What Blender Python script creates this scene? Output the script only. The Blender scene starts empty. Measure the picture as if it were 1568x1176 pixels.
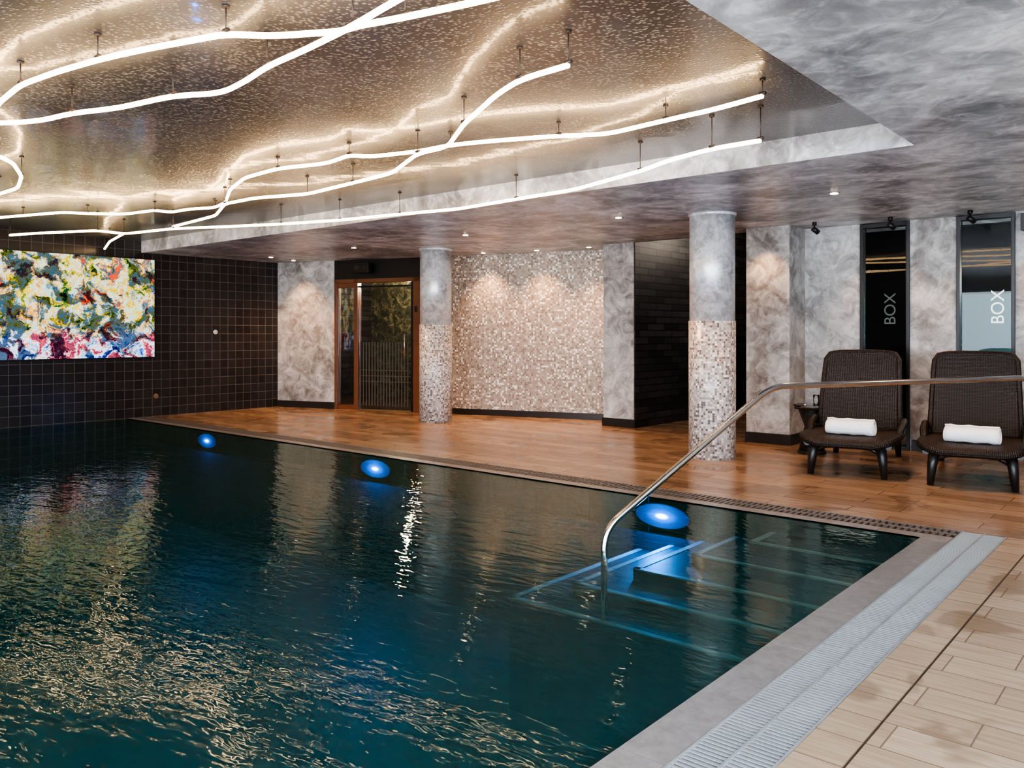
import bpy, math, random
from mathutils import Vector, Matrix
random.seed(4)
C=bpy.context.scene.collection

# ------------------------------------------------------------------ node helpers
def newmat(name):
    m=bpy.data.materials.new(name); m.use_nodes=True
    nt=m.node_tree
    for n in list(nt.nodes): nt.nodes.remove(n)
    o=nt.nodes.new('ShaderNodeOutputMaterial')
    return m,nt,o
def N(nt,t,**k):
    n=nt.nodes.new(t)
    for a,b in k.items():
        if a.startswith('_'): setattr(n,a[1:],b)
        else:
            n.inputs[a.replace('__',' ')].default_value=b
    return n
def L(nt,a,b): nt.links.new(a,b)
def ramp(nt,stops,interp='LINEAR'):
    r=nt.nodes.new('ShaderNodeValToRGB'); r.color_ramp.interpolation=interp
    e=r.color_ramp.elements
    while len(e)>1: e.remove(e[-1])
    e[0].position=stops[0][0]; e[0].color=(*stops[0][1],1)
    for p,c in stops[1:]:
        x=e.new(p); x.color=(*c,1)
    return r
def mix(nt,fac,a,b,bt='MIX'):
    m=nt.nodes.new('ShaderNodeMix'); m.data_type='RGBA'; m.blend_type=bt
    for i,v in ((0,fac),(6,a),(7,b)):
        if isinstance(v,(int,float)): m.inputs[i].default_value=v
        elif isinstance(v,tuple): m.inputs[i].default_value=(*v,1)
        else: nt.links.new(v,m.inputs[i])
    return m.outputs[2]
def uv(nt,sx=1,sy=1,rot=0,loc=(0,0,0)):
    t=nt.nodes.new('ShaderNodeUVMap'); t.uv_map='UVMap'
    m=nt.nodes.new('ShaderNodeMapping'); m.inputs['Scale'].default_value=(sx,sy,1)
    m.inputs['Rotation'].default_value=(0,0,rot); m.inputs['Location'].default_value=loc
    L(nt,t.outputs[0],m.inputs[0]); return m.outputs[0]
def noise(nt,vec,scale,detail=4,rough=.55,dist=0):
    n=N(nt,'ShaderNodeTexNoise',Scale=scale,Detail=detail,Roughness=rough,Distortion=dist)
    L(nt,vec,n.inputs['Vector']); return n
def bump(nt,h,strength=.3,dist=.01,normal=None):
    b=N(nt,'ShaderNodeBump',Strength=strength,Distance=dist); L(nt,h,b.inputs['Height'])
    if normal: L(nt,normal,b.inputs['Normal'])
    return b.outputs[0]
def pbsdf(nt,o,**k):
    p=nt.nodes.new('ShaderNodeBsdfPrincipled')
    for a,b in k.items():
        a=a.replace('__',' ')
        if isinstance(b,(int,float)): p.inputs[a].default_value=b
        elif isinstance(b,tuple): p.inputs[a].default_value=(*b,1) if len(b)==3 else b
        else: L(nt,b,p.inputs[a])
    L(nt,p.outputs[0],o.inputs[0]); return p
def simple(name,col,rough=.5,metal=0,**k):
    m,nt,o=newmat(name)
    v=nt.nodes.new('ShaderNodeTexCoord').outputs['Object']
    n=noise(nt,v,6,3)
    c=mix(nt,n.outputs[0],tuple(x*.85 for x in col),tuple(min(1,x*1.15) for x in col))
    pbsdf(nt,o,Base__Color=c,Roughness=rough,Metallic=metal,**k); return m
def emis(name,col,s):
    m,nt,o=newmat(name); e=N(nt,'ShaderNodeEmission',Color=(*col,1),Strength=s); L(nt,e.outputs[0],o.inputs[0]); return m

# ------------------------------------------------------------------ materials
def plaster(name,dark,mid,light,scale=1.0,rough=.45,spec=.5,metal=0,wa=.5):
    m,nt,o=newmat(name); v=uv(nt)
    a=noise(nt,v,1.3*scale,6,.62,.8); b=noise(nt,v,5*scale,8,.7,1.2); c=noise(nt,v,30*scale,4,.6)
    ra=ramp(nt,[(.36,dark),(.46,mid),(.58,light),(.70,mid)]); L(nt,a.outputs[0],ra.inputs[0])
    rb=ramp(nt,[(.40,dark),(.5,mid),(.60,light)]); L(nt,b.outputs[0],rb.inputs[0])
    col=mix(nt,wa,ra.outputs[0],rb.outputs[0])
    rr=N(nt,'ShaderNodeMapRange'); rr.inputs[3].default_value=rough-.15; rr.inputs[4].default_value=rough+.2
    L(nt,b.outputs[0],rr.inputs[0])
    h=mix(nt,.3,b.outputs[0],c.outputs[0])
    pbsdf(nt,o,Base__Color=col,Roughness=rr.outputs[0],Metallic=metal,Normal=bump(nt,h,.25,.01),Specular__IOR__Level=spec)
    return m
M_plaster=plaster('venetian_plaster_wall',(.15,.13,.12),(.35,.33,.315),(.62,.61,.59))
M_lowceil=plaster('venetian_plaster_ceiling',(.18,.18,.19),(.40,.41,.43),(.90,.92,.95),.95,.32,.5,0,.42)
M_silver=plaster('silver_plaster',(.32,.32,.33),(.55,.55,.56),(.80,.81,.83),2.2,.32,.6,.3)

def mosaic(name,size,grout,stops,rough=.3):
    m,nt,o=newmat(name); v=uv(nt,1/size,1/size)
    fl=N(nt,'ShaderNodeVectorMath',_operation='FLOOR'); L(nt,v,fl.inputs[0])
    wn=N(nt,'ShaderNodeTexWhiteNoise'); L(nt,fl.outputs[0],wn.inputs['Vector'])
    r=ramp(nt,stops,'CONSTANT'); L(nt,wn.outputs[0],r.inputs[0])
    fr=N(nt,'ShaderNodeVectorMath',_operation='FRACTION'); L(nt,v,fr.inputs[0])
    sp=nt.nodes.new('ShaderNodeSeparateXYZ'); L(nt,fr.outputs[0],sp.inputs[0])
    def edge(x):
        a=N(nt,'ShaderNodeMath',_operation='SUBTRACT'); L(nt,x,a.inputs[0]); a.inputs[1].default_value=.5
        b=N(nt,'ShaderNodeMath',_operation='ABSOLUTE'); L(nt,a.outputs[0],b.inputs[0]); return b.outputs[0]
    mx=N(nt,'ShaderNodeMath',_operation='MAXIMUM'); L(nt,edge(sp.outputs[0]),mx.inputs[0]); L(nt,edge(sp.outputs[1]),mx.inputs[1])
    g=N(nt,'ShaderNodeMath',_operation='GREATER_THAN'); L(nt,mx.outputs[0],g.inputs[0]); g.inputs[1].default_value=.45
    col=mix(nt,g.outputs[0],r.outputs[0],grout)
    rr=N(nt,'ShaderNodeMapRange'); L(nt,g.outputs[0],rr.inputs[0]); rr.inputs[3].default_value=rough; rr.inputs[4].default_value=.8
    inv=N(nt,'ShaderNodeMath',_operation='SUBTRACT'); inv.inputs[0].default_value=1; L(nt,g.outputs[0],inv.inputs[1])
    pbsdf(nt,o,Base__Color=col,Roughness=rr.outputs[0],Normal=bump(nt,inv.outputs[0],.4,.002)); return m
M_mosaic=mosaic('glass_mosaic_wall',.030,(.38,.315,.27),[(0,(.34,.28,.235)),(.3,(.43,.365,.31)),(.55,(.22,.175,.15)),(.70,(.54,.485,.43)),(.80,(.90,.88,.85)),(.92,(.36,.31,.26))])
M_mosaic_col=mosaic('glass_mosaic_column',.024,(.50,.45,.42),[(0,(.35,.30,.27)),(.25,(.54,.49,.46)),(.45,(.15,.12,.11)),(.60,(.64,.61,.58)),(.8,(.88,.86,.85)),(.90,(.42,.36,.33))])

def brick(name,bw,bh,c1,c2,grout,off=0,mort=.01,rough=.3,bs=.4,spec=.5,rot=0):
    m,nt,o=newmat(name); v=uv(nt,rot=rot)
    b=N(nt,'ShaderNodeTexBrick',Scale=1.0); b.offset=off; b.squash=1
    b.inputs['Brick Width'].default_value=bw; b.inputs['Row Height'].default_value=bh
    b.inputs['Mortar Size'].default_value=mort; b.inputs['Mortar Smooth'].default_value=.1
    b.inputs['Color1'].default_value=(*c1,1); b.inputs['Color2'].default_value=(*c2,1); b.inputs['Mortar'].default_value=(*grout,1)
    L(nt,v,b.inputs['Vector'])
    n=noise(nt,v,9,5)
    col=mix(nt,.35,b.outputs[0],mix(nt,1,b.outputs[0],n.outputs[0],'OVERLAY'))
    inv=N(nt,'ShaderNodeMath',_operation='SUBTRACT'); inv.inputs[0].default_value=1; L(nt,b.outputs[1],inv.inputs[1])
    pbsdf(nt,o,Base__Color=col,Roughness=rough,Normal=bump(nt,inv.outputs[0],bs,.004),Specular__IOR__Level=spec); return m
M_darktile=brick('dark_wall_tile',.15,.15,(.018,.015,.014),(.034,.028,.026),(.10,.092,.085),0,.005,.3)
M_slate=brick('dark_split_brick',.46,.1,(.018,.017,.018),(.06,.056,.057),(.005,.005,.005),.5,.007,.5,.8)
M_pooltile=brick('pool_tile',.3,.3,(.020,.07,.082),(.024,.08,.092),(.018,.058,.066),0,.004,.5,.05)
M_steptile=M_pooltile

def woodtile(name,stops,t0,t1,wet,bw,groutc,wfac):
    m,nt,o=newmat(name); v=uv(nt)
    b=N(nt,'ShaderNodeTexBrick',Scale=1.0); b.offset=.37; b.offset_frequency=2
    b.inputs['Brick Width'].default_value=bw; b.inputs['Row Height'].default_value=.2
    b.inputs['Mortar Size'].default_value=.003; b.inputs['Mortar Smooth'].default_value=.1
    b.inputs['Color1'].default_value=(0,0,0,1); b.inputs['Color2'].default_value=(1,1,1,1); b.inputs['Mortar'].default_value=(.5,.5,.5,1)
    L(nt,v,b.inputs['Vector'])
    vs=uv(nt,1.4,26); off=N(nt,'ShaderNodeVectorMath',_operation='MULTIPLY_ADD'); L(nt,b.outputs[0],off.inputs[0]); off.inputs[1].default_value=(7,13,0); L(nt,vs,off.inputs[2])
    g=noise(nt,off.outputs[0],2.2,6,.6,.6)
    r=ramp(nt,stops); L(nt,g.outputs[0],r.inputs[0])
    tone=mix(nt,b.outputs[0],t0,t1)
    col=mix(nt,1,r.outputs[0],tone,'MULTIPLY')
    # damp patches
    w=noise(nt,v,1.9,3,.5,.4); wr=ramp(nt,[(.57,(0,0,0)),(.61,(1,1,1))]); L(nt,w.outputs[0],wr.inputs[0])
    wf=N(nt,'ShaderNodeMath',_operation='MULTIPLY'); L(nt,wr.outputs[0],wf.inputs[0]); wf.inputs[1].default_value=wfac
    col=mix(nt,wf.outputs[0],col,wet)
    col=mix(nt,b.outputs[1],col,groutc)
    ro=N(nt,'ShaderNodeMapRange'); L(nt,wr.outputs[0],ro.inputs[0]); ro.inputs[3].default_value=.23; ro.inputs[4].default_value=.14
    inv=N(nt,'ShaderNodeMath',_operation='SUBTRACT'); inv.inputs[0].default_value=1; L(nt,b.outputs[1],inv.inputs[1])
    n1=bump(nt,inv.outputs[0],.3,.003); n2=bump(nt,g.outputs[0],.10,.004,n1)
    pbsdf(nt,o,Base__Color=col,Roughness=ro.outputs[0],Normal=n2); return m
M_wood=woodtile('wood_effect_floor_tile',[(.25,(.25,.155,.10)),(.42,(.34,.225,.15)),(.55,(.41,.29,.20)),(.72,(.48,.365,.27))],(.74,.70,.66),(1.14,1.13,1.12),(.17,.105,.07),.9,(.10,.065,.045),.3)
M_wood_daylit=woodtile('wood_effect_floor_tile_daylit',[(.25,(.42,.295,.20)),(.42,(.48,.355,.25)),(.55,(.53,.405,.295)),(.72,(.57,.45,.34))],(.88,.86,.83),(1.06,1.06,1.05),(.25,.16,.10),.6,(.24,.165,.115),.55)  # same wood-effect tile, paler: daylight on the near deck mixed into its colour

def hiceil():
    m,nt,o=newmat('lacquered_ceiling'); v=uv(nt)
    a=noise(nt,v,1.1,5,.6,.5); s=N(nt,'ShaderNodeTexVoronoi',Scale=44.0); L(nt,v,s.inputs['Vector'])
    r=ramp(nt,[(.3,(.055,.058,.062)),(.7,(.125,.128,.133))]); L(nt,a.outputs[0],r.inputs[0])
    sr=ramp(nt,[(.10,(1,1,1)),(.42,(0,0,0))]); L(nt,s.outputs[0],sr.inputs[0])
    f=N(nt,'ShaderNodeMath',_operation='MULTIPLY'); L(nt,sr.outputs[0],f.inputs[0]); f.inputs[1].default_value=.45
    col=mix(nt,f.outputs[0],r.outputs[0],(.50,.51,.54))
    wv=noise(nt,v,1.6,2,.5)
    n1=bump(nt,sr.outputs[0],.9,.008); n2=bump(nt,wv.outputs[0],.25,.04); n3=bump(nt,sr.outputs[0],.12,.003,n2)
    p=pbsdf(nt,o,Base__Color=col,Roughness=.34,Metallic=.2,Normal=n1,Coat__Weight=.42,Coat__Roughness=.07)
    L(nt,n3,p.inputs['Coat Normal']); return m
M_hiceil=hiceil()

def stone():
    m,nt,o=newmat('grey_stone_coping'); v=uv(nt)
    a=noise(nt,v,14,6,.7); r=ramp(nt,[(.3,(.22,.205,.20)),(.7,(.35,.335,.33))]); L(nt,a.outputs[0],r.inputs[0])
    pbsdf(nt,o,Base__Color=r.outputs[0],Roughness=.3,Normal=bump(nt,a.outputs[0],.1,.003)); return m
M_stone=stone()
M_grate=simple('overflow_grate_plastic',(.33,.35,.36),.38)
M_gratedark=simple('overflow_grate_bronze',(.16,.135,.12),.4)
M_gutter=simple('gutter_dark',(.03,.03,.03),.7)
M_seam=simple('floor_drain_seam',(.12,.085,.06),.6)
M_black=simple('black_metal',(.012,.012,.013),.4)
M_base=simple('dark_skirting_tile',(.03,.026,.024),.3)
M_chrome=simple('brushed_stainless',(.72,.71,.70),.16,1)
M_frame=simple('copper_wood_frame',(.17,.07,.035),.35)
M_white=simple('white_wall_paint',(.6,.58,.55),.8)
def towel():
    m,nt,o=newmat('white_terry_cloth'); v=nt.nodes.new('ShaderNodeTexCoord').outputs['Object']
    n=noise(nt,v,160,3,.7); w=noise(nt,v,12,3)
    h=mix(nt,.4,n.outputs[0],w.outputs[0])
    pbsdf(nt,o,Base__Color=(.86,.86,.86),Roughness=.95,Normal=bump(nt,h,.6,.008),Sheen__Weight=.3); return m
M_towel=towel()
def wicker():
    m,nt,o=newmat('dark_rattan_weave'); v=uv(nt,1,1)
    w1=N(nt,'ShaderNodeTexWave',Scale=14.0,Distortion=.3,Detail=1.0); w1.bands_direction='X'; L(nt,v,w1.inputs['Vector'])
    w2=N(nt,'ShaderNodeTexWave',Scale=22.0,Distortion=.3,Detail=1.0); w2.bands_direction='Y'; L(nt,v,w2.inputs['Vector'])
    h=mix(nt,.5,w1.outputs[1],w2.outputs[1])
    r=ramp(nt,[(.25,(.003,.002,.0015)),(.6,(.016,.009,.007)),(.85,(.045,.027,.021))]); L(nt,h,r.inputs[0])
    pbsdf(nt,o,Base__Color=r.outputs[0],Roughness=.45,Normal=bump(nt,h,.8,.006)); return m
M_wicker=wicker()
M_rattanframe=simple('dark_resin_frame',(.014,.012,.011),.4)
M_led=emis('warm_led_diffuser',(1,.66,.34),15)
M_cable=simple('suspension_cable',(.05,.035,.03),.4)
M_bulb=emis('downlight_lens',(1,.78,.5),30)
def poollamp_halo():
    # lamp core with its blue glow in the water painted around it, fading outward
    m,nt,o=newmat('pool_lamp_core_halo')
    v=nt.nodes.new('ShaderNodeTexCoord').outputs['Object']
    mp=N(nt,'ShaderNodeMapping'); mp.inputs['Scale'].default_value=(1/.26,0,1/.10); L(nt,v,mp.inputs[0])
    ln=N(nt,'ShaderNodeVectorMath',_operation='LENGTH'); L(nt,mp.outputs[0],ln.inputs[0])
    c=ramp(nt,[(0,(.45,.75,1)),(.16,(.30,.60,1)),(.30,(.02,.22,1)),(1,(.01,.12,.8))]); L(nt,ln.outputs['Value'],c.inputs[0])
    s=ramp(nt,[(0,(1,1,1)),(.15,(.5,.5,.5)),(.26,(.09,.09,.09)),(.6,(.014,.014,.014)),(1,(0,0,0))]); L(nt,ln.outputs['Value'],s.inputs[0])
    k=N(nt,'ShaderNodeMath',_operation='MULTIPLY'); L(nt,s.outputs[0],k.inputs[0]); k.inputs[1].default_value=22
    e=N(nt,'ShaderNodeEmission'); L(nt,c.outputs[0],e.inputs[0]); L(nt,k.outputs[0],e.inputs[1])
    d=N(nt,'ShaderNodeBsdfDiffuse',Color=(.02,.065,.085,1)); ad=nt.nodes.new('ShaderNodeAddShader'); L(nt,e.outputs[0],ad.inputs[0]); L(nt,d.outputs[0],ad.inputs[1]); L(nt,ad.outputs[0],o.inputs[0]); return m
M_lamphalo=poollamp_halo()
M_stripe=simple('step_edge_stripe',(.32,.58,.54),.5)

def water():
    m,nt,o=newmat('pool_water'); v=nt.nodes.new('ShaderNodeTexCoord').outputs['Object']
    mp=N(nt,'ShaderNodeMapping'); mp.inputs['Rotation'].default_value=(0,0,-.7); mp.inputs['Scale'].default_value=(.9,2.2,1); L(nt,v,mp.inputs[0])
    a=noise(nt,mp.outputs[0],1.9,2,.45,.4); b=noise(nt,mp.outputs[0],9,2,.5,.3)
    # calmer to the right, livelier on the left of the basin
    sx=nt.nodes.new('ShaderNodeSeparateXYZ'); L(nt,v,sx.inputs[0])
    mr=N(nt,'ShaderNodeMapRange'); L(nt,sx.outputs[0],mr.inputs[0]); mr.inputs[1].default_value=-5; mr.inputs[2].default_value=-2; mr.inputs[3].default_value=1; mr.inputs[4].default_value=.5
    h=mix(nt,.38,a.outputs[0],b.outputs[0])
    bp=N(nt,'ShaderNodeBump',Distance=.012); L(nt,mr.outputs[0],bp.inputs['Strength']); L(nt,h,bp.inputs['Height'])
    fr=N(nt,'ShaderNodeFresnel',IOR=1.28); L(nt,bp.outputs[0],fr.inputs['Normal'])
    g=N(nt,'ShaderNodeBsdfGlossy',Color=(.80,.84,.76,1),Roughness=.03); L(nt,bp.outputs[0],g.inputs['Normal'])
    t=N(nt,'ShaderNodeBsdfTransparent',Color=(.95,.98,.99,1))
    # faint turbidity of the treated water
    d=N(nt,'ShaderNodeBsdfDiffuse',Color=(.014,.115,.125,1))
    mt=nt.nodes.new('ShaderNodeMixShader'); mt.inputs[0].default_value=.38; L(nt,t.outputs[0],mt.inputs[1]); L(nt,d.outputs[0],mt.inputs[2])
    ms=nt.nodes.new('ShaderNodeMixShader'); L(nt,fr.outputs[0],ms.inputs[0]); L(nt,mt.outputs[0],ms.inputs[1]); L(nt,g.outputs[0],ms.inputs[2])
    L(nt,ms.outputs[0],o.inputs[0])
    va=N(nt,'ShaderNodeVolumeAbsorption',Color=(.15,.74,.82,1),Density=.34); L(nt,va.outputs[0],o.inputs['Volume'])
    return m
M_water=water()

def art():
    m,nt,o=newmat('screen_abstract_painting'); v=uv(nt)
    d=noise(nt,v,3.0,6,.7); 
    mv=N(nt,'ShaderNodeVectorMath',_operation='MULTIPLY_ADD'); L(nt,d.outputs[1],mv.inputs[0]); mv.inputs[1].default_value=(.45,.45,0); L(nt,v,mv.inputs[2])
    n1=noise(nt,mv.outputs[0],3.0,9,.76,.6)
    n2=noise(nt,mv.outputs[0],3.1,7,.75,1.5)
    top=ramp(nt,[(.36,(.01,.02,.03)),(.41,(.02,.20,.04)),(.435,(.80,.42,.005)),(.46,(.70,.52,.04)),(.478,(.08,.40,.60)),(.503,(.46,.64,.62)),(.518,(.85,.52,.02)),(.545,(.75,.24,.01)),(.56,(.01,.18,.30)),(.585,(.01,.08,.06)),(.62,(.7,.06,.01))]); L(nt,n1.outputs[0],top.inputs[0])
    bot=ramp(nt,[(.36,(.02,.01,.04)),(.42,(.01,.05,.45)),(.45,(.22,.42,.62)),(.49,(.60,.64,.70)),(.52,(.56,.54,.55)),(.535,(.80,.01,.02)),(.565,(.03,.02,.08)),(.61,(.50,.08,.10))]); L(nt,n1.outputs[0],bot.inputs[0])
    sp=nt.nodes.new('ShaderNodeSeparateXYZ'); L(nt,v,sp.inputs[0])
    ad=N(nt,'ShaderNodeMath',_operation='ADD'); L(nt,sp.outputs[1],ad.inputs[0]); L(nt,n2.outputs[0],ad.inputs[1])
    mr=N(nt,'ShaderNodeMapRange'); L(nt,ad.outputs[0],mr.inputs[0]); mr.inputs[1].default_value=1.78; mr.inputs[2].default_value=1.96
    c=mix(nt,mr.outputs[0],bot.outputs[0],top.outputs[0])
    n3=noise(nt,mv.outputs[0],2.6,6,.7,1); dk=ramp(nt,[(.48,(1,1,1)),(.53,(.10,.16,.26))]); L(nt,n3.outputs[0],dk.inputs[0])
    c=mix(nt,1,c,dk.outputs[0],'MULTIPLY')
    e=N(nt,'ShaderNodeEmission',Strength=1.5); L(nt,c,e.inputs[0]); L(nt,e.outputs[0],o.inputs[0]); return m
M_art=art()

def glass(name,tint=(.8,.8,.8),ior=1.5,extra=.0):
    m,nt,o=newmat(name)
    fr=N(nt,'ShaderNodeFresnel',IOR=ior); g=N(nt,'ShaderNodeBsdfGlossy',Roughness=.01); t=N(nt,'ShaderNodeBsdfTransparent',Color=(*tint,1))
    ad=N(nt,'ShaderNodeMath',_operation='ADD',_use_clamp=True); ad.inputs[1].default_value=extra; L(nt,fr.outputs[0],ad.inputs[0])
    ms=nt.nodes.new('ShaderNodeMixShader'); L(nt,ad.outputs[0],ms.inputs[0]); L(nt,t.outputs[0],ms.inputs[1]); L(nt,g.outputs[0],ms.inputs[2]); L(nt,ms.outputs[0],o.inputs[0]); return m
M_glass=glass('smoked_glass',(.8,.8,.8),1.45,.06)
M_gymglass=glass('gym_window_glass',(.75,.75,.75),1.26,.0)
M_clear=glass('clear_glass',(.9,.92,.92),1.5,.02)

# ------------------------------------------------------------------ mesh builder
class MB:
    def __init__(s): s.v=[];s.f=[];s.m=[];s.uv=[];s.mats=[];s.smooth=[]
    def mi(s,mat):
        if mat not in s.mats: s.mats.append(mat)
        return s.mats.index(mat)
    def face(s,pts,mat,uvs=None,smooth=False):
        b=len(s.v); s.v+= [tuple(p) for p in pts]; s.f.append(list(range(b,b+len(pts)))); s.m.append(s.mi(mat)); s.smooth.append(smooth)
        if uvs is None:
            n=(Vector(pts[1])-Vector(pts[0])).cross(Vector(pts[2])-Vector(pts[1]))
            a=[abs(x) for x in n]; k=a.index(max(a))
            i,j=((1,2),(0,2),(0,1))[k]
            uvs=[(p[i],p[j]) for p in pts]
        s.uv.append(uvs)
    def box(s,x0,x1,y0,y1,z0,z1,mat):
        P=[(x,y,z) for z in (z0,z1) for y in (y0,y1) for x in (x0,x1)]
        for q in ((0,2,3,1),(4,5,7,6),(0,1,5,4),(2,6,7,3),(0,4,6,2),(1,3,7,5)): s.face([P[i] for i in q],mat)
    def cyl(s,p0,p1,r0,r1,mat,seg=24,caps=True):
        s.tube([p0,p1],[r0,r1],mat,seg,caps)
    def tube(s,pts,r,mat,seg=12,caps=True,flat=1.0):
        pts=[Vector(p) for p in pts]; n=len(pts)
        if not isinstance(r,(list,tuple)): r=[r]*n
        rings=[]; prev=None; ln=0; lens=[]
        for i,p in enumerate(pts):
            t=(pts[min(i+1,n-1)]-pts[max(i-1,0)]).normalized()
            if i: ln+=(p-pts[i-1]).length
            lens.append(ln)
            if prev is None:
                up=Vector((0,0,1)) if abs(t.z)<.9 else Vector((1,0,0))
                a=t.cross(up).normalized()
            else: a=(prev-t*prev.dot(t)).normalized()
            prev=a; b=t.cross(a)
            rings.append([p+(a*math.cos(2*math.pi*k/seg)+b*math.sin(2*math.pi*k/seg)*flat)*r[i] for k in range(seg)])
        R=max(r)
        for i in range(n-1):
            for k in range(seg):
                k2=(k+1)%seg
                u0=2*math.pi*R*k/seg;u1=2*math.pi*R*(k+1)/seg
                s.face([rings[i][k],rings[i+1][k],rings[i+1][k2],rings[i][k2]],mat,[(u0,lens[i]),(u0,lens[i+1]),(u1,lens[i+1]),(u1,lens[i])],True)
        if caps: s.face(rings[0],mat); s.face(rings[-1][::-1],mat)
    def grid(s,rows,mat,smooth=True,uvs=None,close=False):
        for i in range(len(rows)-1):
            w=len(rows[i])
            for j in range(w if close else w-1):
                j2=(j+1)%w
                u=None
                if uvs: u=[uvs[i][j],uvs[i][j2],uvs[i+1][j2],uvs[i+1][j]]
                s.face([rows[i][j],rows[i][j2],rows[i+1][j2],rows[i+1][j]],mat,u,smooth)
    def build(s,name,parent=None,loc=(0,0,0),rotz=0,merge=True,bevel=0):
        me=bpy.data.meshes.new(name); me.from_pydata(s.v,[],s.f)
        for m in s.mats: me.materials.append(m)
        ul=me.uv_layers.new(name='UVMap'); k=0
        for i,p in enumerate(me.polygons):
            p.material_index=s.m[i]; p.use_smooth=s.smooth[i]
            for q in s.uv[i]: ul.data[k].uv=q; k+=1
        if merge:
            import bmesh
            bm=bmesh.new(); bm.from_mesh(me); bmesh.ops.remove_doubles(bm,verts=bm.verts,dist=1e-5); bmesh.ops.recalc_face_normals(bm,faces=bm.faces); bm.to_mesh(me); bm.free()
        o=bpy.data.objects.new(name,me); C.objects.link(o); o.location=loc; o.rotation_euler=(0,0,rotz)
        if parent: o.parent=parent
        if bevel:
            b=o.modifiers.new('bevel','BEVEL'); b.width=bevel; b.segments=2; b.limit_method='ANGLE'
        return o
def empty(name,loc=(0,0,0),rotz=0):
    o=bpy.data.objects.new(name,None); C.objects.link(o); o.location=loc; o.rotation_euler=(0,0,rotz); o.empty_display_size=.2; return o

ZC=2.66; ZH=2.85; XW=-13.15; PX=-1.47; PY=5.88; PY0=-1.0
# ------------------------------------------------------------------ shell
b=MB()
b.box(XW,3.5,6.25,14.2,-.3,0,M_wood)
b.box(-.866,3.5,-5,6.25,-.3,0,M_wood_daylit); b.box(-1.03,-.876,-5,6.25,-.3,0,M_wood_daylit)
b.box(-.876,-.866,-5,6.25,-.3,-.004,M_seam)
b.box(XW,-1.03,-5,PY0-.35,-.3,0,M_wood_daylit)
b.build('floor')

b=MB()  # pool basin
def quad(p,mat): b.face(p,mat)
ZB=-1.4
quad([(XW,PY0,ZB),(PX,PY0,ZB),(PX,PY,ZB),(XW,PY,ZB)],M_pooltile)
quad([(XW,PY,ZB),(PX,PY,ZB),(PX,PY,0),(XW,PY,0)],M_pooltile)
quad([(PX,PY0,ZB),(PX,PY,ZB),(PX,PY,0),(PX,PY0,0)],M_pooltile)
quad([(XW,PY0,ZB),(PX,PY0,ZB),(PX,PY0,0),(XW,PY0,0)],M_pooltile)
# submerged wrap-around steps with pale edge stripes
st=[(-2.5,5.50,-.13),(-2.79,5.2,-.21),(-3.07,4.88,-.29),(-3.35,4.55,-.37),(-3.65,4.22,-.45)]
for i,(x,y,z) in enumerate(st):
    b.box(x,PX-.001,y,PY-.001,ZB,z,M_steptile)
    b.box(x-.002,PX-.001,y-.002,y+.045,z-.006,z+.003,M_stripe)
    b.box(x-.002,x+.045,y,PY-.001,z-.006,z+.003,M_stripe)
b.build('pool_basin')
b=MB(); b.box(XW-.01,PX+.01,PY0-.01,PY+.01,ZB-.02,-.008,M_water); b.build('pool_water')

b=MB()  # coping stones
y=PY0-.35
while y<PY:
    b.box(PX,-1.30,y+.002,min(y+.6,PY+.0)-.002,-.3,0,M_stone); y+=.6
x=XW
while x<PX:
    b.box(x+.002,min(x+.6,-1.3)-.002,PY,PY+.12,-.3,0,M_stone); x+=.6
b.box(XW,PX,PY0-.35,PY0,-.3,0,M_stone)
b.build('pool_coping')
b=MB()  # overflow grates
b.box(-1.30,-1.03,PY0-.35,6.25,-.3,-.03,M_gutter)
b.box(XW,-1.30,PY+.12,6.25,-.3,-.03,M_gutter)
y=PY0-.34
while y<6.24:
    b.box(-1.29,-1.04,y,y+.012,-.03,-.001,M_grate); y+=.024
for xx in (-1.298,-1.17,-1.042): b.box(xx,xx+.01,PY0-.35,6.25,-.03,0,M_grate)
x=XW+.01
while x<-1.31:
    b.box(x,x+.022,PY+.13,6.24,-.03,-.001,M_gratedark); x+=.045
for yy in (PY+.12,6.12,6.238): b.box(XW,-1.3,yy,yy+.012,-.03,0,M_gratedark)
b.build('overflow_grate')

b=MB(); b.box(XW-.2,XW,-5,8.72,-1.4,3.3,M_darktile); b.build('wall_left')

# low ceiling slabs + high lacquered ceiling
b=MB()
b.box(XW,3.5,6.12,10.0,ZC,ZH+.1,M_lowceil)
b.box(XW,-6.3,10.0,11.2,ZC,ZH+.1,M_lowceil); b.box(-4.42,3.5,10.0,11.0,ZC,ZH+.1,M_lowceil)
b.box(-1.57,3.5,-5,6.12,ZC,ZH+.1,M_lowceil)
b.box(-6.35,-4.3,10.0,14.3,3.1,3.2,M_black)
b.box(XW,-1.57,-5,6.12,ZH,ZH+.1,M_hiceil)
b.build('ceiling')

# angled back wall
TH=math.atan2(.326,1.0); 
b=MB()
b.box(0,1.25,0,.2,0,ZC,M_plaster)
b.box(1.25,3.2,0,.2,2.32,ZC,M_black)
b.box(3.2,6.55,0,.2,0,ZC,M_mosaic)
b.build('wall_back',loc=(XW,8.66,0),rotz=TH)
b=MB(); b.box(0,1.25,-.02,0,0,.12,M_base); b.box(3.2,6.4,-.02,0,0,.10,M_base); b.build('baseboard_back',loc=(XW,8.66,0),rotz=TH,bevel=.003)

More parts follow.
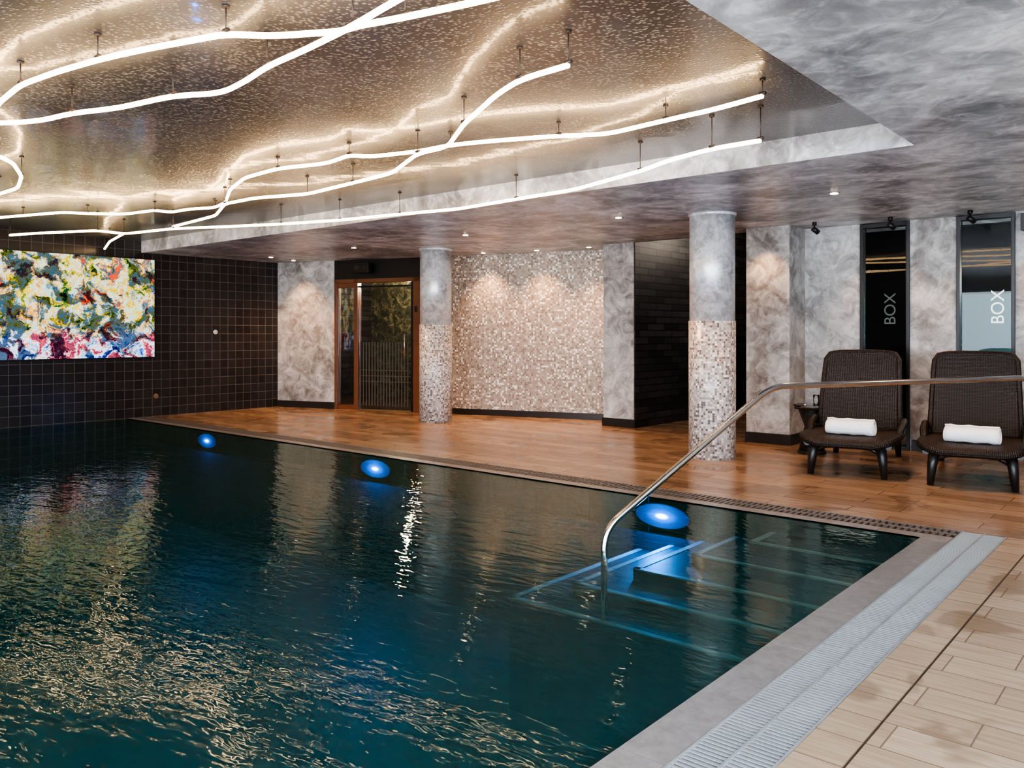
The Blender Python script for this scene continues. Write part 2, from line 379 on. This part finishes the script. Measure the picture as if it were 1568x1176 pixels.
# glazed door
D=empty('door_1',loc=(XW,8.66,0),rotz=TH)
b=MB()
for x0,x1 in ((1.25,1.30),(1.66,1.74),(2.86,3.2)): b.box(x0,x1,.0,.12,0,2.32,M_frame)
b.box(1.25,3.2,0,.12,2.25,2.32,M_frame); b.box(1.30,1.66,.02,.1,0,.08,M_frame); b.box(1.30,1.66,.02,.1,2.17,2.25,M_frame)
b.box(2.80,2.86,.03,.09,0,2.25,M_black); b.box(1.74,2.8,.03,.09,2.17,2.2,M_black)
b.build('frame',D,bevel=.004)
b=MB(); b.box(1.30,1.66,.055,.065,.05,2.2,M_glass); b.box(1.74,2.86,.055,.065,.02,2.17,M_glass); b.build('glass_panes',D)
b=MB()
x=1.76
M_bar=simple('door_frosted_stripe',(.09,.078,.062),.5)
while x<2.78:
    b.box(x,x+.02,.045,.053,.08,1.2,M_bar); x+=.06
for z in (.5,.6,.7): b.box(1.76,2.78,.044,.053,z,z+.012,M_bar)
b.build('stripe_decals',D)
b=MB(); b.tube([(2.72,.0,.95),(2.72,-.05,.95),(2.72,-.05,1.35),(2.72,0,1.35)],.012,M_chrome,10); b.box(2.90,2.94,-.02,.0,1.72,1.82,M_black); b.build('handle',D)
# lobby behind the glass door
def reflected_greenery():
    m,nt,o=newmat('door_greenery_reflection'); v=uv(nt); n=noise(nt,v,7,8,.8,1.2)
    r=ramp(nt,[(.38,(.006,.009,.005)),(.5,(.045,.05,.028)),(.60,(.17,.155,.09)),(.70,(.50,.42,.30))]); L(nt,n.outputs[0],r.inputs[0])
    pbsdf(nt,o,Base__Color=r.outputs[0],Roughness=.7); return m
M_reflgreen=reflected_greenery()  # stands in for greenery reflected in the door glass
b=MB(); b.box(.9,3.6,1.7,1.75,0,2.6,M_reflgreen); b.box(.9,.95,.2,1.7,0,2.6,M_slate); b.box(3.55,3.6,.2,1.7,0,2.6,M_slate); b.box(.9,3.6,.2,1.7,2.6,2.65,M_black)
b.box(.95,3.55,.2,1.7,-.02,.003,M_slate)
b.build('wall_lobby',loc=(XW,8.66,0),rotz=TH)

# plaster pier + corridor
b=MB(); b.box(-6.80,-6.28,10.0,10.9,0,ZC,M_plaster); b.box(-6.28,-6.26,10.0,14.0,0,3.2,M_slate)
b.box(-6.8,-6.28,10.9,14.0,0,3.2,M_slate); b.build('wall_pier')
b=MB(); b.box(-6.82,-6.258,9.985,10.0,0,.12,M_base); b.build('baseboard_pier')
b=MB(); b.box(-6.4,-4.2,14.0,14.2,0,3.2,M_slate); b.box(-4.40,-4.3,10.12,14.2,0,3.2,M_slate); b.box(-6.3,-4.4,10.0,10.05,ZC,3.15,M_black); b.build('wall_corridor')
# right wall with pier
b=MB()
b.box(-4.42,-3.87,9.65,10.3,0,ZC,M_plaster)
b.box(-3.87,-3.20,10.15,10.3,0,ZC,M_plaster)
b.box(-2.65,-2.165,10.15,10.3,0,ZC,M_plaster)
b.box(-1.60,3.5,10.15,10.3,0,ZC,M_plaster)
b.build('wall_right')
b=MB()
b.box(-4.43,-3.86,9.635,9.65,0,.13,M_base); b.box(-3.87,-3.855,9.65,10.15,0,.13,M_base); b.box(-3.86,-3.22,10.135,10.15,0,.13,M_base)
b.box(-2.63,-2.18,10.135,10.15,0,.13,M_base); b.box(-1.58,3.5,10.135,10.15,0,.13,M_base); b.build('baseboard_right')
M_teal=simple('teal_gym_wall',(.09,.20,.21),.7)
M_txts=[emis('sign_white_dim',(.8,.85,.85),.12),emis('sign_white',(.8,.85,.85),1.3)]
for i,(x0,x1) in enumerate(((-3.20,-2.65),(-2.165,-1.60))):
    E=empty('window_%d'%(i+1))
    b=MB()
    for a,c in ((x0,x0+.035),(x1-.035,x1)): b.box(a,c,10.12,10.24,0,ZC-.005,M_black)
    for a,c in ((0,.05),(ZC-.055,ZC-.005)): b.box(x0+.035,x1-.035,10.12,10.24,a,c,M_black)
    b.build('frame',E,bevel=.003)
    b=MB(); b.box(x0+.035,x1-.035,10.17,10.18,.05,ZC-.055,M_gymglass); b.build('glass',E)
    cu=bpy.data.curves.new('lettering','FONT'); cu.body='BOX'; cu.size=.18; cu.extrude=.002; cu.align_x='CENTER'; cu.align_y='CENTER'
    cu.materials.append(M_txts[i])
    t=bpy.data.objects.new('lettering',cu); C.objects.link(t); t.parent=E
    t.location=((x0+x1)/2+(.06,.12)[i],10.163,1.64); t.rotation_euler=(math.pi/2,-math.pi/2,0)
b=MB()
b.box(-4.2,3.5,13.2,13.3,0,3,M_black); b.box(-3.35,0.6,12.9,13.0,0,1.9,M_teal); b.box(-4.3,3.5,10.3,13.2,2.9,3,M_black); b.build('wall_gym')
# window wall behind the viewpoint
b=MB()
b.box(XW,3.5,-5.2,-5,0,.4,M_white); b.box(XW,3.5,-5.2,-5,2.5,3,M_white)
x=XW
while x<3.6: b.box(x,x+.15,-5.2,-5,.4,2.5,M_white); x+=2.37
b.box(XW,-6.1,-5.2,-5,.4,2.5,M_white)
b.build('wall_front')
b=MB()
b.box(3.5,3.7,-5,10.3,0,.4,M_white); b.box(3.5,3.7,-5,10.3,2.5,3,M_white)
for y in (-5,-2.6,-.2,2.2): b.box(3.5,3.7,y,y+.15,.4,2.5,M_white)
b.box(3.5,3.7,2.35,10.3,.4,2.5,M_white)
b.build('wall_east')

# ------------------------------------------------------------------ columns
for cx,cy in ((-4.15,8.2),(-9.1,8.8)):
    b=MB(); b.cyl((0,0,0),(0,0,1.49),.252,.252,M_mosaic_col,64); b.cyl((0,0,1.49),(0,0,ZC),.243,.243,M_silver,64)
    b.cyl((0,0,ZC-.035),(0,0,ZC),.256,.256,M_silver,64); b.build('round_column',loc=(cx,cy,0))

# ------------------------------------------------------------------ screen
S=empty('video_wall_screen')
b=MB(); b.box(XW,XW+.05,3.38,6.34,.95,2.57,M_black); b.build('housing',S)
b=MB(); b.face([(XW+.055,3.42,.975),(XW+.055,6.31,.975),(XW+.055,6.31,2.55),(XW+.055,3.42,2.55)],M_art); b.build('display',S,merge=False)
# wall fittings
b=MB()
for y,z in ((6.35,.33),(7.4,1.38)): b.cyl((XW,y,z),(XW+.03,y,z),.045,.04,M_chrome,20)
b.build('pool_wall_nozzles')

# ------------------------------------------------------------------ LED lines (plan coordinates in metres, hung at the given height)
PA=[(-11.77,3.23),(-11.08,3.45),(-10.69,3.57),(-10.06,3.77),(-9.94,4.0),(-9.67,4.3),(-9.1,4.39),(-9.11,4.58),(-8.71,4.6),(-8.41,4.73),(-7.99,4.62),(-7.23,4.23),(-6.59,4.0),(-6.01,3.96),(-5.52,4.1),(-5.14,4.03),(-5.05,4.17),(-4.63,4.29),(-4.29,4.3),(-3.98,4.4),(-3.51,4.6),(-3.22,4.78),(-2.72,4.72),(-2.37,4.69),(-2.01,4.61)]
def P(s,k=1.0): return [(-float(q.split(',')[0])/100*k,float(q.split(',')[1])/100*k) for q in s.split(';') if q]
lines={'a':(2.75,PA),
'b':(2.62,P('1231,395;1177,412;1090,451;1099,489;998,505;930,538;857,569;775,594;686,608;611,623;522,615;446,609;355,575;315,553;273,539;236,538',.955)),
'c':(2.68,P('979,495;908,487;851,480;767,443;712,443;654,463;575,455;515,448;445,412;413,411;360,373;302,339;275,327;242,325')),
'd':(2.66,P('1338,564;1226,524;1114,495',.97)),
'e':(2.68,P('601,158;582,181;556,195;522,201;489,214;441,223;416,238;387,235;357,229;321,227;282,223;246,217;208,212')),
'f':(2.72,P('589,176;542,169;498,165;459,169;423,175;394,182;342,198;329,213;300,230;289,231;265,238;227,247;180,255')),
'g':(2.68,P('682,200;691,215;710,230;764,254;828,272;876,272;924,270'))}
def smooth(pts,n=5):
    out=[]
    P=[Vector(p) for p in pts]
    out.append(P[0])
    for i in range(1,len(P)-1):
        a,bb,c=P[i-1],P[i],P[i+1]
        d=min(.12,(a-bb).length*.4,(c-bb).length*.4)
        s=bb+(a-bb).normalized()*d; e=bb+(c-bb).normalized()*d
        for k in range(n):
            t=k/(n-1); out.append(s*(1-t)**2+bb*2*t*(1-t)+e*t*t)
    out.append(P[-1]); return out
E=empty('suspended_led_line_light')
b=MB(); cb=MB()
for k,(z,l) in lines.items():
    b.tube(smooth([(x,y,z) for x,y in l]),.0140,M_led,10)
    acc=9
    for i,(x,y) in enumerate(l):
        if i: acc+=math.dist(l[i-1],(x,y))
        if acc>.75 or i==len(l)-1:
            acc=0
            cb.cyl((x,y,z+.012),(x,y,ZH),.0035,.0035,M_cable,6); cb.cyl((x,y,ZH-.012),(x,y,ZH),.018,.018,M_cable,12)
            cb.cyl((x-.02,y,z+.016),(x+.02,y,z+.016),.010,.010,M_cable,8)
b.build('led_tubes',E); cb.build('suspension_cables',E)

# ------------------------------------------------------------------ lamps
def light(name,kind,loc,col,power,parent=None,**k):
    d=bpy.data.lights.new(name,kind); d.color=col; d.energy=power
    for a,v in k.items(): setattr(d,a,v)
    o=bpy.data.objects.new(name,d); C.objects.link(o); o.location=loc
    if parent: o.parent=parent
    return o
WARM=(1,.58,.30)
E=empty('recessed_downlights')
b=MB()
main=[(-2.67,7.72),(-5.07,7.75),(-7.5,7.8),(-9.9,7.85),(-12.2,7.9),(-.3,7.7)]
wash=[(-8.95,9.72),(-8.05,9.98),(-7.15,10.12),(-12.45,8.52)]
for x,y in main+wash:
    b.cyl((x,y,ZC-.006),(x,y,ZC),.052,.056,M_chrome,20); b.cyl((x,y,ZC-.009),(x,y,ZC-.005),.034,.034,M_bulb,16)
b.build('lenses',E)
for x,y in main: light('downlight_beam','SPOT',(x,y,ZC-.03),WARM,74,E,spot_size=2.2,spot_blend=.8,shadow_soft_size=.04)
for x,y in wash: light('wash_beam','SPOT',(x,y,ZC-.03),WARM,90,E,spot_size=1.7,spot_blend=.9,shadow_soft_size=.04)
for i,(x,y,tz) in enumerate(((-3.55,9.6,.0),(-2.75,9.75,.2),(-1.95,9.75,0))):
    b=MB(); b.cyl((0,0,0),(0,0,.04),.025,.025,M_black,14); b.tube([(0,0,.0),(.0,-.01,-.05)],.008,M_black,8); b.tube([(-.02,.0,-.03),(.03,.05,-.08)],.03,M_black,16)
    b.build('ceiling_spotlight',loc=(x,y,ZC-.04))
for i,(x,y) in enumerate(((-2.9,9.85),(-1.85,9.85),(-4.15,9.45))): light('ceiling_spotlight_beam','SPOT',(x,y,ZC-.15),WARM,30,E,spot_size=1.8,spot_blend=.8,shadow_soft_size=.03)

# pool lamps: bright core on an oval that carries the painted halo
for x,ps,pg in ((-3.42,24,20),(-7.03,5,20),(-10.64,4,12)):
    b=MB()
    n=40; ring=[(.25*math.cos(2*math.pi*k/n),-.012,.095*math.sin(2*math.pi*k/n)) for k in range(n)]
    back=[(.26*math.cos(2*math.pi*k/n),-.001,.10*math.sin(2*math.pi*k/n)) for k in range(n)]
    b.face(ring,M_lamphalo); b.grid([back,ring],M_lamphalo,True,None,True)
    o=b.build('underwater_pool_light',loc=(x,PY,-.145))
    l=light('lamp','SPOT',(0,-.06,0),(.05,.38,1),ps,o,shadow_soft_size=.05,spot_size=2.7,spot_blend=.6); l.rotation_euler=(math.radians(-62),0,0)
    light('lamp_glow','POINT',(0,-.16,.01),(.03,.26,1),pg,o,shadow_soft_size=.04)

# lobby / gym lights
light('lobby_fill','POINT',(-11.2,10.2,2.3),(1,.8,.56),130,None,shadow_soft_size=.1)  # unseen fill light added to brighten the lobby backdrop
light('corridor_fill','POINT',(-5.3,12.0,2.9),(1,.85,.7),40,None,shadow_soft_size=.1)  # added fill without a fixture, brings out the brick pattern
b=MB(); 
b.cyl((-1.5,12.0,2.9),(-1.5,12.0,2.3),.006,.006,M_black,6)
for k in range(10):
    a=k*math.pi/5; b.tube([(-1.5,12,2.35),(-1.5+.14*math.cos(a),12+.14*math.sin(a),2.2),(-1.5+.2*math.cos(a),12+.2*math.sin(a),2.06)],[.006,.008,.016],M_bulb,6)
b.build('chandelier')
light('gym_lamp','POINT',(-1.2,12.2,2.0),(.7,.9,1),50,None,shadow_soft_size=.2)

# ------------------------------------------------------------------ loudspeakers
def speaker(loc,rz):
    b=MB(); b.box(-.16,.16,-.12,.0,-.09,.09,M_black); b.box(-.03,.03,0,.10,-.03,.03,M_black); b.cyl((-.07,-.121,0),(-.07,-.128,0),.06,.055,M_base,20); b.cyl((.08,-.121,0),(.08,-.128,0),.035,.03,M_base,20)
    b.build('loudspeaker',loc=loc,rotz=rz,bevel=.012)
speaker((-11.28,9.17,2.5),TH); speaker((-1.36,10.05,2.52),0)

# ------------------------------------------------------------------ handrail
def railpt(s,z): return (-2.9+.445*s,4.27+.896*s,z)
key=[railpt(0,-.45),railpt(0,.12),railpt(1.313,.985),railpt(3.95,.99),railpt(4.12,.8),railpt(4.12,0)]
def fillet(P,rads,n=9):
    P=[Vector(p) for p in P]; out=[P[0]]
    for i in range(1,len(P)-1):
        a,bb,c=P[i-1],P[i],P[i+1]; d=min(rads,(a-bb).length*.45,(c-bb).length*.45)
        s=bb+(a-bb).normalized()*d; e=bb+(c-bb).normalized()*d
        for k in range(n): t=k/(n-1); out.append(s*(1-t)**2+bb*2*t*(1-t)+e*t*t)
    out.append(P[-1]); return out
b=MB(); b.tube(fillet(key,.13),.0215,M_chrome,20); b.cyl(railpt(4.12,0),railpt(4.12,.012),.05,.05,M_chrome,24); b.build('pool_handrail')

# ------------------------------------------------------------------ sun loungers
def lounger(loc,rz):
    E=empty('sun_lounger',loc,rz)
    prof=[(.0,.335,.24),(.03,.355,.33),(.09,.372,.385),(.2,.38,.41),(.45,.372,.42),(.8,.36,.415),(1.08,.36,.40)]
    b=MB(); rows=[];uvs=[];low=[]
    for y,z,w in prof:
        rows.append([(w*k/6*1.0,y,z+ (-.018*math.cos(k/6*math.pi/2)+.012 if y>.1 else 0)) for k in range(-6,7)])
        uvs.append([(w*k/6,y) for k in range(-6,7)])
        low.append([(w*k/6,y,z-.055) for k in range(-6,7)])
    b.grid(rows,M_wicker,True,uvs); b.grid(low,M_wicker,True,uvs)
    b.build('seat',E)
    edge=[(-w,y,z-.02) for y,z,w in reversed(prof)]+[(w,y,z-.02) for y,z,w in prof]
    b=MB(); b.tube(edge,.036,M_wicker,12)
    b.tube([(-.36,.12,.30),(-.37,1.0,.29),(-.36,1.85,.29)],.03,M_rattanframe,8); b.tube([(.36,.12,.30),(.37,1.0,.29),(.36,1.85,.29)],.03,M_rattanframe,8)
    b.tube([(-.36,1.85,.29),(.36,1.85,.29)],.03,M_rattanframe,8)
    for s in (-1,1): b.tube([(s*.41,.62,.36),(s*.425,.8,.43),(s*.425,1.0,.46),(s*.41,1.14,.40)],[.03,.037,.037,.03],M_wicker,10)
    b.build('frame',E)
    # back rest
    b=MB(); n=12; rows=[];rr=[];uvs=[]
    ys0,zs0=1.02,.35; yl,zl=.30,.80; th=.05
    for i in range(n+1):
        t=i/n; w=.385-.03*t-(.0 if t<.93 else .035*((t-.93)/.07)**2)
        cy=ys0+yl*t-.03*math.sin(t*math.pi); cz=zs0+zl*t
        row=[];row2=[];u=[]
        for k in range(-8,9):
            x=w*k/8; dz=-.018*(k/8)**4*(t**6)
            row.append((x,cy+.012*(1-(k/8)**2),cz+dz)); row2.append((x,cy+th,cz+dz)); u.append((x,t*.85))
        rows.append(row);rr.append(row2);uvs.append(u)
    b.grid(rows,M_wicker,True,uvs); b.grid(rr,M_wicker,True,uvs)
    loop=[r[0] for r in rows]+rows[-1][1:-1]+[r[-1] for r in reversed(rows)]
    b.tube([(x,y+.025,z) for x,y,z in loop],.030,M_wicker,10)
    b.tube([(rows[0][0][0],rows[0][0][1]+.025,rows[0][0][2]),(rows[0][-1][0],rows[0][-1][1]+.025,rows[0][-1][2])],.03,M_wicker,10)
    for s in (-.12,.12): b.tube([(s,1.28,.95),(s,1.62,.30)],.014,M_rattanframe,8)
    b.build('backrest',E)
    b=MB()
    for s in (-1,1):
        for y,sg in ((.14,-1),(1.72,1)):
            b.tube([(s*.29,y,.31),(s*.31,y+sg*.01,.18),(s*.325,y+sg*.03,0.0)],[.05,.042,.028],M_rattanframe,10)
    for y in (.14,1.72): b.tube([(-.30,y,.22),(-.2,y,.275),(0,y,.295),(.2,y,.275),(.30,y,.22)],.022,M_rattanframe,8)
    b.build('legs',E)
    return E
lounger((-2.60,7.80,0),math.atan2(.19,.98)); lounger((-1.57,7.90,0),math.atan2(.17,.98))
def rolltowel(loc,rz):
    b=MB(); rows=[]; M=9
    prof=[]; turns=3.2; n=84
    for k in range(n+1):
        a=k/n*turns*2*math.pi; r=.022+.066*k/n; prof.append((r,a))
    outer=[(r*math.cos(a),r*math.sin(a)*.92) for r,a in prof]; inner=[((r-.011)*math.cos(a),(r-.011)*math.sin(a)*.92) for r,a in prof]
    sec=outer+inner[::-1]
    for j in range(M+1):
        x=-.215+.43*j/M; s=1+.035*math.sin(j*1.7)
        rows.append([(x+.006*math.sin(i*.35),p*s,q*s+.003*math.sin(j*2.1)) for i,(p,q) in enumerate(sec)])
    b.grid(rows,M_towel,True,None,True)
    for row in (rows[0],rows[-1]):
        m=len(row)
        for i in range(n): b.face([row[i],row[i+1],row[m-2-i],row[m-1-i]],M_towel)
    b.build('rolled_towel',loc=loc,rotz=rz)
rolltowel((-2.64,8.08,.455),.12); rolltowel((-1.62,8.17,.455),.06)

# side table
b=MB(); b.cyl((0,0,.52),(0,0,.545),.20,.20,M_clear,32); b.cyl((0,0,.50),(0,0,.52),.19,.2,M_wicker,32); b.tube([(0,0,.5),(0,0,.3),(0,0,.03)],[.15,.08,.14],M_wicker,20); b.cyl((0,0,0),(0,0,.03),.16,.15,M_rattanframe,28)
b.cyl((.05,0,.545),(.05,0,.66),.03,.035,M_clear,20)
b.build('side_table',loc=(-3.45,9.25,0))

# ------------------------------------------------------------------ world, camera
w=bpy.data.worlds.new('World'); bpy.context.scene.world=w; w.use_nodes=True
w.node_tree.nodes['Background'].inputs[0].default_value=(.76,.87,1,1); w.node_tree.nodes['Background'].inputs[1].default_value=15
cd=bpy.data.cameras.new('camera'); cam=bpy.data.objects.new('camera',cd); C.objects.link(cam)
cam.location=(0,0,1.35); cam.rotation_euler=(math.pi/2,0,math.atan2(.651,.759)); cd.sensor_width=36; cd.lens=36*1250/1568; cd.shift_y=-.0491; cd.clip_start=.05
bpy.context.scene.camera=cam
bpy.context.scene.view_settings.view_transform='AgX'
bpy.context.scene.view_settings.look='AgX - High Contrast'
bpy.context.scene.view_settings.exposure=0.45
